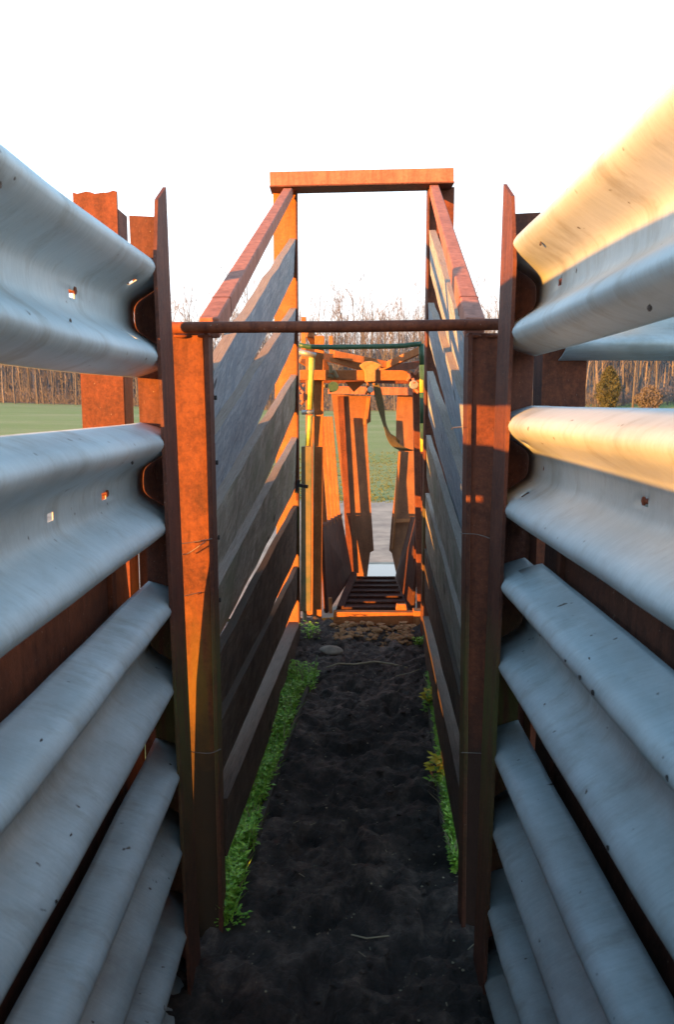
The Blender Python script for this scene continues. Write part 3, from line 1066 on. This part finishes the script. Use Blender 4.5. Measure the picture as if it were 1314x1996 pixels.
# left side: solid lower panel and upright bars above it
sp = sq
bm = B()
near, far = 5.5, 6.5
xl = lambda y: at(633, 1100, 5.5).x + (y - 5.5) / 1.0 * (at(683, 1060, 6.5).x - at(633, 1100, 5.5).x)
zt0, zt1 = hz(1028, near), hz(1006, far)
hexa(bm, [(xl(near), near, hz(1195, near)), (xl(near) + .02, near, hz(1195, near)), (xl(far) + .02, far, hz(1120, far)), (xl(far), far, hz(1120, far)),
          (xl(near) - .03, near, zt0), (xl(near) - .01, near, zt0), (xl(far) - .07, far, zt1), (xl(far) - .09, far, zt1)])
obj('side_panel', bm, RUST_DARK, sq, bevel=0.002)
for k in range(6):
    y = near + 0.05 + k * 0.17
    s = (y - near) / (far - near)
    zt = zt0 + (zt1 - zt0) * s
    top = Vector((xl(y) - .08 - .06 * s, y, hz(812, y)))
    bot = Vector((xl(y) - .025 - .05 * s, y, zt - 0.02))
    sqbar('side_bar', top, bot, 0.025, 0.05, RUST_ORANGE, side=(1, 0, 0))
sqbar('panel_edge', (xl(near) - .02, near, zt0 + .012), (xl(far) - .08, far, zt1 + .012), 0.03, 0.02, RUST)
sqbar('sill', at(664, 1188, 5.55), at(690, 1120, 6.5), 0.05, 0.05, RUST_DARK)
# slanting door beside the left side
sqbar('side_strut', at(612, 700, 5.7), at(636, 1190, 5.75), 0.035, 0.05, RUST, side=(1, 0, 0))
# right side wall: leaning sheet
bm = B()
hexa(bm, [at(800, 1195, 5.5), at(806, 1195, 5.5), at(775, 1122, 6.5), at(771, 1122, 6.5), at(822, 1010, 5.5), at(828, 1010, 5.5), at(806, 1008, 6.5), at(801, 1008, 6.5)])
obj('side_panel', bm, RUST_DARK, sq, bevel=0.002)
sqbar('side_bar', at(821, 840, 5.6), at(806, 1185, 5.6), 0.025, 0.03, RUST, side=(1, 0, 0))
# floor with cleats
bm = B()
hexa(bm, [at(652, 1198, 5.45), at(806, 1198, 5.45), at(778, 1126, 6.6), at(684, 1126, 6.6)] + [p + Vector((0, 0, .012)) for p in (at(652, 1198, 5.45), at(806, 1198, 5.45), at(778, 1126, 6.6), at(684, 1126, 6.6))])
obj('floor_plate', bm, RUST_DARK, sq)
for k in range(7):
    y = 5.55 + k * 0.16
    s = (y - 5.45) / 1.15
    a = at(652, 1198, 5.45).lerp(at(684, 1126, 6.6), s)
    b = at(806, 1198, 5.45).lerp(at(778, 1126, 6.6), s)
    sqbar('cleat', a + Vector((.04, 0, .022)), b + Vector((-.04, 0, .022)), 0.016, 0.03, RUST_DARK, side=(0, 0, 1))
# threshold angle and its end block
T0 = 5.28
sqbar('threshold', at(650, 1204, T0), at(806, 1205, T0), 0.092, 0.06, RUST_ORANGE, side=(0, 0, 1))
sqbar('threshold_lip', at(640, 1232, T0 - .03), at(806, 1234, T0 - .03), 0.012, 0.06, RUST_ORANGE, side=(0, 0, 1))
bm = B()
slab(bm, [at(x, y, T0 - .06) for x, y in ((807, 1191), (827, 1192), (827, 1236), (818, 1236), (808, 1226))], (0, 0.09, 0))
obj('end_block', bm, RUST_ORANGE, sq, bevel=0.004)
bm = B()
slab(bm, [at(x, y, T0 + .02) for x, y in ((774, 1178), (792, 1178), (794, 1190), (772, 1190))], (0, 0.04, 0))
obj('stop_block', bm, RUST_ORANGE, sq, bevel=0.004)
bm = B()
slab(bm, [at(x, y, T0 - .02) for x, y in ((640, 1166), (647, 1166), (648, 1196), (642, 1196))], (0, 0.03, 0))
obj('stop_block', bm, RUST_ORANGE, sq, bevel=0.004)

# ------------------------------------------------------------------ things lying on the mud
def clod_bm(bm, p, r, rr, mat=None):
    m0 = len(bm.verts)
    ret = bmesh.ops.create_icosphere(bm, subdivisions=2, radius=r)
    sd = rr.random() * 50
    for v in ret['verts']:
        v.co *= 1 + 0.45 * noise.noise(v.co / r + Vector((sd, 0, 0)))
        v.co *= 1 + 0.5 * noise.noise(v.co / r * 3 + Vector((sd, 0, 0)))
        v.co.z *= 0.6
        v.co += p


bm = B()
for i in range(420):
    y = rnd.uniform(0.9, 5.2)
    x = chute_cx(y) + rnd.uniform(-0.36, 0.38)
    r = rnd.uniform(0.005, 0.018) * (0.7 + 0.4 * (y > 4.5))
    clod_bm(bm, Vector((x, y, mud_z(x, y) + r * 0.15)), r, rnd)
tag(obj('mud_clod', bm, MUD), 'loose crumbs and clods of black mud on the alley floor', 'mud', kind='stuff')
bm = B()
for i in range(230):
    x = rnd.uniform(0.0, 0.5) + 0.0
    y = 5.10 + rnd.uniform(-0.2, 0.11)
    x = at(rnd.uniform(650, 806), 1220, y).x
    r = rnd.uniform(0.006, 0.026)
    clod_bm(bm, Vector((x, y, mud_z(x, y) + rnd.uniform(0, 0.03) * max(0, (y - 5.0) / .2))), r, rnd)
tag(obj('dry_mud_clod', bm, plain('dry_mud', (0.38, 0.20, 0.09), 0.95, scale=20, bmp=0.6)), 'caked dry mud clods heaped along the orange threshold beam', 'mud', kind='stuff')
bm = B()
for i in range(150):
    y = rnd.uniform(1.1, 5.1)
    x = chute_cx(y) + rnd.uniform(-0.33, 0.36)
    z = mud_z(x, y) + 0.003
    a = rnd.uniform(0, 3.14)
    l = rnd.choice((0.002, 0.003, 0.004, 0.006)) if i % 6 else rnd.uniform(.008, .02)
    d = Vector((math.cos(a), math.sin(a), rnd.uniform(-.2, .3))) * l
    bar(bm, Vector((x, y, z)) - d, Vector((x, y, z)) + d, rnd.uniform(0.001, 0.0022), 0.0012)
for i in range(420):
    y = rnd.uniform(1.1, 5.1)
    x = chute_cx(y) + rnd.uniform(-0.33, 0.36)
    clod_bm(bm, Vector((x, y, mud_z(x, y) + 0.002)), rnd.choice((0.0012, 0.0016, 0.002, 0.0035)), rnd)
tag(obj('chaff', bm, STRAW), 'pale chaff and grit specks scattered over the black mud', 'chaff', kind='stuff')

bm = B()
bmesh.ops.create_icosphere(bm, subdivisions=3, radius=0.062)
for v in bm.verts:
    v.co *= 1 + 0.25 * noise.noise(v.co * 14)
    v.co = Vector((v.co.x * 1.15, v.co.y * 0.8, v.co.z * 0.42))
    v.co += Vector((at(645, 1276, 4.7).x, 4.68, 0.035))
tag(obj('stone', bm, STONE, smooth=True, loc=(at(645, 1276, 4.7).x, 4.68, 0.0)), 'flat tan stone lying on the mud before the squeeze chute', 'stone')


def onground(px, py):
    a = TILT - math.atan((998 - py) / 1600)
    D = CAMZ / math.tan(a)
    return at(px, py, D)


def stalk(pts, label, r):
    p = [onground(*q) for q in pts]
    for q in p: q.z = mud_z(q.x, q.y) + 0.012
    bm = B()
    tube(bm, p, r, 6)
    tag(obj('straw_stalk', bm, STRAW, smooth=True, loc=p[0]), label, 'straw')


stalk([(636, 1312), (660, 1308), (690, 1304), (730, 1302), (765, 1303), (795, 1306)], 'long pale curved stalk across the mud below the tan stone', 0.005)
stalk([(685, 1844), (715, 1841), (758, 1836)], 'short straw lying on the black mud in the foreground', 0.0022)
stalk([(772, 1322), (800, 1318), (818, 1316)], 'small pale twig near the right end of the long stalk', 0.003)


def edging(pts, label, w=0.018, hgt=0.05):
    p = [onground(*q) for q in pts]
    bm = B()
    for a, b in zip(p, p[1:]):
        a = Vector((a.x, a.y, 0.012)); b = Vector((b.x, b.y, 0.012))
        bar(bm, a, b, w, hgt, side=(1, 0, 0))
    tag(obj('edging_board', bm, WOOD_EDGE, loc=(p[0].x, p[0].y, 0)), label, 'edging board')


edging([(604, 1340), (545, 1500)], 'thin edging board along the far weeds on the left')
edging([(543, 1506), (500, 1640)], 'thin edging board along the nearer weeds on the left')
edging([(829, 1325), (848, 1470), (864, 1625)], 'thin edging board in front of the yellow-leaved weeds on the right')


def leaf(bm, p, d, l, w, up):
    d = d.normalized()
    s = d.cross(Vector((0, 0, 1)))
    if s.length < 0.1: s = Vector((1, 0, 0))
    s.normalize()
    v = [bm.verts.new(q) for q in (p, p + d * l * 0.5 + s * w / 2 + Vector((0, 0, up)), p + d * l, p + d * l * 0.5 - s * w / 2 + Vector((0, 0, up)))]
    bm.faces.new(v)


def weeds(name, label, pathfn, n, hfn, mat, ls=(0.012, 0.030), seed=1):
    r = random.Random(seed)
    bm = B()
    for i in range(n):
        p = pathfn(r)
        h = hfn(r, p)
        base = Vector((p.x, p.y, 0.0 + h * r.random() ** 0.6))
        a = r.uniform(0, 6.28)
        leaf(bm, base, Vector((math.cos(a), math.sin(a), r.uniform(-0.2, 0.7))), r.uniform(*ls), r.uniform(*ls) * 0.6, 0.002)
    o = obj(name, bm, mat)
    tag(o, label, 'weeds', kind='stuff')


E0, E1, E2 = onground(604, 1330), onground(498, 1655), onground(440, 1790)


def leftpath(r):
    t = r.random()
    y = E2.y - 0.05 + (4.35 - E2.y) * t
    if y > E1.y: xe = E1.x + (E0.x - E1.x) * (y - E1.y) / (E0.y - E1.y) - 0.012
    else: xe = E2.x + 0.02 + (E1.x - E2.x - 0.02) * (y - E2.y) / (E1.y - E2.y)
    xw = wallx(-1, y) - 0.02
    u = r.random() ** 1.15
    x = xw + (xe - xw) * u
    k = noise.noise(Vector((x * 7, y * 7, 0)))
    if k < -0.18 and y < 3.0: x = xw + 0.02 * u
    if y > 4.05: x = xw + (xe + 0.05 - xw) * u
    return Vector((x, y, 0))


weeds('weeds', 'bright green low weeds crowding the foot of the left planks', leftpath, 9000, lambda r, p: 0.055 + 0.055 * (0.5 + noise.noise(p * 5)), LEAF)


def rightpath(r):
    y = r.uniform(2.42, 4.25)
    if r.random() < 0.5: y = r.uniform(2.42, 3.0)
    e0, e1 = onground(829, 1325), onground(866, 1625)
    xe = e1.x + (e0.x - e1.x) * (y - e1.y) / (e0.y - e1.y) + 0.012
    if y < e1.y: xe = e1.x + 0.01
    xw = wallx(1, y) + 0.01
    return Vector((xe + (xw - xe) * r.random(), y, 0))


weeds('weeds', 'green weeds in the narrow strip at the foot of the right planks', rightpath, 3600, lambda r, p: 0.05 + 0.05 * (0.5 + noise.noise(p * 5)), LEAF, seed=5)


def blades(name, label, fn, n, mat, seed):
    r = random.Random(seed)
    bm = B()
    for i in range(n):
        p = fn(r)
        h = r.uniform(.05, .13)
        l = Vector((r.gauss(0, .035), r.gauss(0, .035), 0))
        w = Vector((r.uniform(.001, .0022), 0, 0))
        a, m_, e = Vector((p.x, p.y, 0)), Vector((p.x, p.y, h * .6)) + l * .4, Vector((p.x, p.y, h)) + l
        v = [bm.verts.new(q) for q in (a - w, a + w, m_ + w, m_ - w, e)]
        bm.faces.new(v[:4])
        bm.faces.new((v[3], v[2], v[4]))
    tag(obj(name, bm, mat), label, 'grass', kind='stuff')


blades('dry_grass', 'dead straw-coloured blades standing in the left weeds', leftpath, 160, STRAW, 31)
blades('grass_blade', 'green grass blades rising from the left weeds', leftpath, 420, LEAF, 32)
blades('dry_grass', 'dead straw-coloured blades standing in the right weeds', rightpath, 90, STRAW, 33)


def potted(px, py, label, nleaf, spread, h, mat2, seed, ls=(0.02, 0.035)):
    p = onground(px, py)
    t = thing('weed_plant', label, 'plant', (p.x, p.y, 0))
    r = random.Random(seed)
    bm = B()
    for i in range(5):
        a = r.uniform(0, 6.28)
        tube(bm, [p * 1.0, Vector((p.x + math.cos(a) * spread * .6, p.y + math.sin(a) * spread * .6, h * r.uniform(.6, 1)))], 0.002, 4)
    obj('stem', bm, LEAF, t)
    for nm, mt in (('foliage', LEAF), ('yellow_foliage', mat2)):
        bm = B()
        for i in range(nleaf):
            a = r.uniform(0, 6.28)
            q = p + Vector((math.cos(a) * spread * r.random(), math.sin(a) * spread * r.random(), h * r.uniform(0.5, 1) if nm != 'foliage' else h * r.uniform(0.1, .8)))
            q.z = max(q.z, 0.02)
            leaf(bm, q, Vector((math.cos(a), math.sin(a), r.uniform(-.1, .6))), r.uniform(*ls), r.uniform(*ls) * .7, .003)
        obj(nm, bm, mt, t)


potted(846, 1392, 'weed with bright yellow leaves at the far end of the right strip', 110, 0.055, 0.12, LEAF_Y, 3)
potted(868, 1532, 'weed with yellow leaves and a broad green leaf halfway along the right strip', 80, 0.055, 0.12, LEAF_Y, 4, ls=(0.025, 0.042))
potted(818, 1262, 'small sprig growing at the right end of the threshold', 24, 0.03, 0.07, LEAF, 6)
potted(604, 1250, 'sparse green tuft under the yellow pole on the left', 40, 0.05, 0.12, LEAF, 7)
potted(452, 1800, 'little creeping sprig at the foot of the left near post', 30, 0.05, 0.035, LEAF, 8, ls=(.014, .022))

# ------------------------------------------------------------------ grass tufts on the field
r = random.Random(21)
bm = B()
for i in range(6000):
    y = 12.0 + 12 * r.random() ** 1.8
    x = r.uniform(-0.46, 0.16) * y
    z = field_z(x, y)
    for k in range(3):
        a = r.uniform(0, 6.28)
        w_ = 0.012 + y * 0.0006
        hh = r.uniform(.015, .045)
        p = Vector((x + r.uniform(-.06, .06), y + r.uniform(-.06, .06), z - 0.01))
        v = [bm.verts.new(p + Vector((-w_, 0, 0))), bm.verts.new(p + Vector((w_, 0, 0))), bm.verts.new(p + Vector((r.uniform(-.05, .05), r.uniform(-.04, .04), hh)))]
        bm.faces.new(v)
tag(obj('grass', bm, plain('pasture_grass', (0.12, 0.16, 0.06), 0.9, scale=0.6, col2=(0.08, 0.12, 0.045), bmp=0)), 'short pasture grass beyond the dirt track', 'grass', kind='stuff')

# ------------------------------------------------------------------ bare woods at the field's far edge
def grow(bm_t, bm_c, r, p, d, length, rad, level, maxl):
    n = 4 if level == 0 else 3
    pts = [p]
    dd = d.copy()
    seg = length / n
    for i in range(n):
        dd = (dd + Vector((r.gauss(0, .10), r.gauss(0, .10), 0.04 + 0.06 * level)) * (0.4 if level == 0 else 1)).normalized()
        pts.append(pts[-1] + dd * seg)
    tube(bm_t if level == 0 else bm_c, pts, rad, 6 if level == 0 else (4 if level == 1 else 3), rad * (0.38 if level == 0 else 0.3), cap=False)
    if level >= maxl: return
    nb = (9, 6, 5, 4)[level]
    for k in range(nb):
        s = r.uniform(0.38 if level == 0 else 0.2, 1.0)
        if k == 0: s = 1.0
        f = s * n
        i = min(int(f), n - 1)
        q = pts[i].lerp(pts[i + 1], f - i)
        a = r.uniform(0, 6.28)
        spread = r.uniform(0.35, 0.85)
        a1, b1 = frame(dd)
        nd = (dd * math.cos(spread) + (a1 * math.cos(a) + b1 * math.sin(a)) * math.sin(spread)).normalized()
        rr = rad * (1 - 0.62 * s)
        grow(bm_t, bm_c, r, q, nd, length * r.uniform(0.30, 0.50) * (1.15 - 0.4 * s), max(rr * 0.55, 0.017), level + 1, maxl)


protos = []
for k in range(8):
    r = random.Random(100 + k)
    bt, bc = B(), B()
    grow(bt, bc, r, Vector((0, 0, -0.3)), Vector((r.uniform(-.05, .05), 0, 1)).normalized(), 13 + r.uniform(-2, 2), 0.10 + r.random() * 0.06, 0, 3)
    pair = []
    for nm, b_, m_ in (('trunk', bt, BARK if k % 3 else BARK_PALE), ('crown', bc, TWIG)):
        me = bpy.data.meshes.new(nm)
        b_.to_mesh(me); b_.free()
        me.materials.append(m_)
        pair.append(me)
    protos.append(pair)

r = random.Random(55)
NT = 96
for i in range(NT):
    u = (i + r.uniform(-.4, .4)) / NT
    y = r.uniform(103, 118)
    x = (-0.46 + 0.92 * u) * y
    y = y - 0.10 * min(x, 0) * 1.0
    z = field_z(x, y)
    t = thing('bare_tree', 'bare leafless tree at the far edge of the field', 'tree', (x, y, z - 0.05), 'bare trees along the far edge of the field')
    tr, cr = protos[r.randrange(8)]
    link('trunk', tr, t)
    link('crown', cr, t)
    s = r.uniform(0.75, 1.12)
    t.scale = (s, s, s * r.uniform(0.9, 1.12))
    t.rotation_euler.z = r.uniform(0, 6.28)

# deeper trees that read as one mass
bm = B()
for i in range(2200):
    y = r.uniform(116, 175)
    x = r.uniform(-0.5, 0.5) * y
    z = field_z(x, y) - .2
    h_ = r.uniform(7, 13)
    lx, ly = r.gauss(0, .4), r.gauss(0, .4)
    tube(bm, [(x, y, z), (x + lx * .5, y + ly * .5, z + h_ * .5), (x + lx * 1.4, y, z + h_)], r.uniform(.04, .11), 4, 0.015, cap=False)
    for k in range(14):
        s = r.uniform(.12, 1)
        q = Vector((x + lx * 1.2 * s, y, z + h_ * s))
        a = r.uniform(0, 6.28)
        l = r.uniform(1, 3.2) * (1.3 - s)
        tube(bm, [q, q + Vector((math.cos(a) * l * .7, math.sin(a) * l * .5, l))], 0.03, 3, 0.008, cap=False)
tag(obj('woods', bm, plain('woods_bark', (0.13, 0.14, 0.155), 0.95, scale=.5, col2=(0.085, 0.092, 0.105), bmp=0)), 'grey-brown mass of bare woods behind the field', 'woods', kind='stuff')
# brush along the edge
bm = B()
for i in range(42000):
    x = r.uniform(-62, 62)
    y = 106 - 0.12 * min(x, 0) + r.uniform(0, 9)
    hmax = (1.1 if r.random() < .7 else 3.6) + 1.3 * max(0, noise.noise(Vector((x * .18, y * .1, 3))) + .3)
    z = field_z(x, y) + hmax * r.random() ** 1.5
    a = r.uniform(0, 6.28)
    l = r.uniform(.25, .7)
    d = Vector((math.cos(a) * .4, math.sin(a) * .4, r.uniform(.2, 1))) * l
    s = Vector((0.03, 0, 0.015))
    p = Vector((x, y, z))
    bm.faces.new([bm.verts.new(p - s), bm.verts.new(p + s), bm.verts.new(p + d)])
tag(obj('brush', bm, BRUSH), 'brown leafless undergrowth along the foot of the woods', 'brush', kind='stuff')
# two evergreen cedars in the right gap
for (px, D_, h_, lab) in ((1182, 104, 5.2, 'dark evergreen cedar in front of the woods beside the right steel post'), (1262, 103, 2.8, 'low rusty-brown bush before the woods at the right edge')):
    x = (px - 657) / 1600 * D_
    z = field_z(x, D_)
    t = thing('cedar_tree' if h_ > 4 else 'bush', lab, 'tree' if h_ > 4 else 'bush', (x, D_, z))
    bm = B()
    tube(bm, [(x, D_, z - .2), (x, D_, z + h_ * .9)], .12, 6, .03)
    obj('trunk' if h_ > 4 else 'stem', bm, BARK, t)
    bm = B()
    for i in range(5200):
        s = r.random()
        rad = h_ * (.26 if h_ > 4 else .55) * math.sin(math.pi * min(1, .12 + s * .86)) ** .8 + .1
        a = r.uniform(0, 6.28)
        rr = rad * r.random() ** .4 * (1 + .35 * noise.noise(Vector((math.cos(a) * 2, math.sin(a) * 2, s * 5))))
        p = Vector((x + rr * math.cos(a), D_ + rr * math.sin(a), z + .1 + h_ * s))
        d = Vector((r.gauss(0, 1), r.gauss(0, 1), r.gauss(.3, 1))) * .13
        e = Vector((r.gauss(0, 1), r.gauss(0, 1), r.gauss(0, 1))) * .07
        bm.faces.new([bm.verts.new(p - e), bm.verts.new(p + e), bm.verts.new(p + d)])
    obj('crown' if h_ > 4 else 'foliage', bm, CEDAR if h_ > 4 else BRUSH, t)
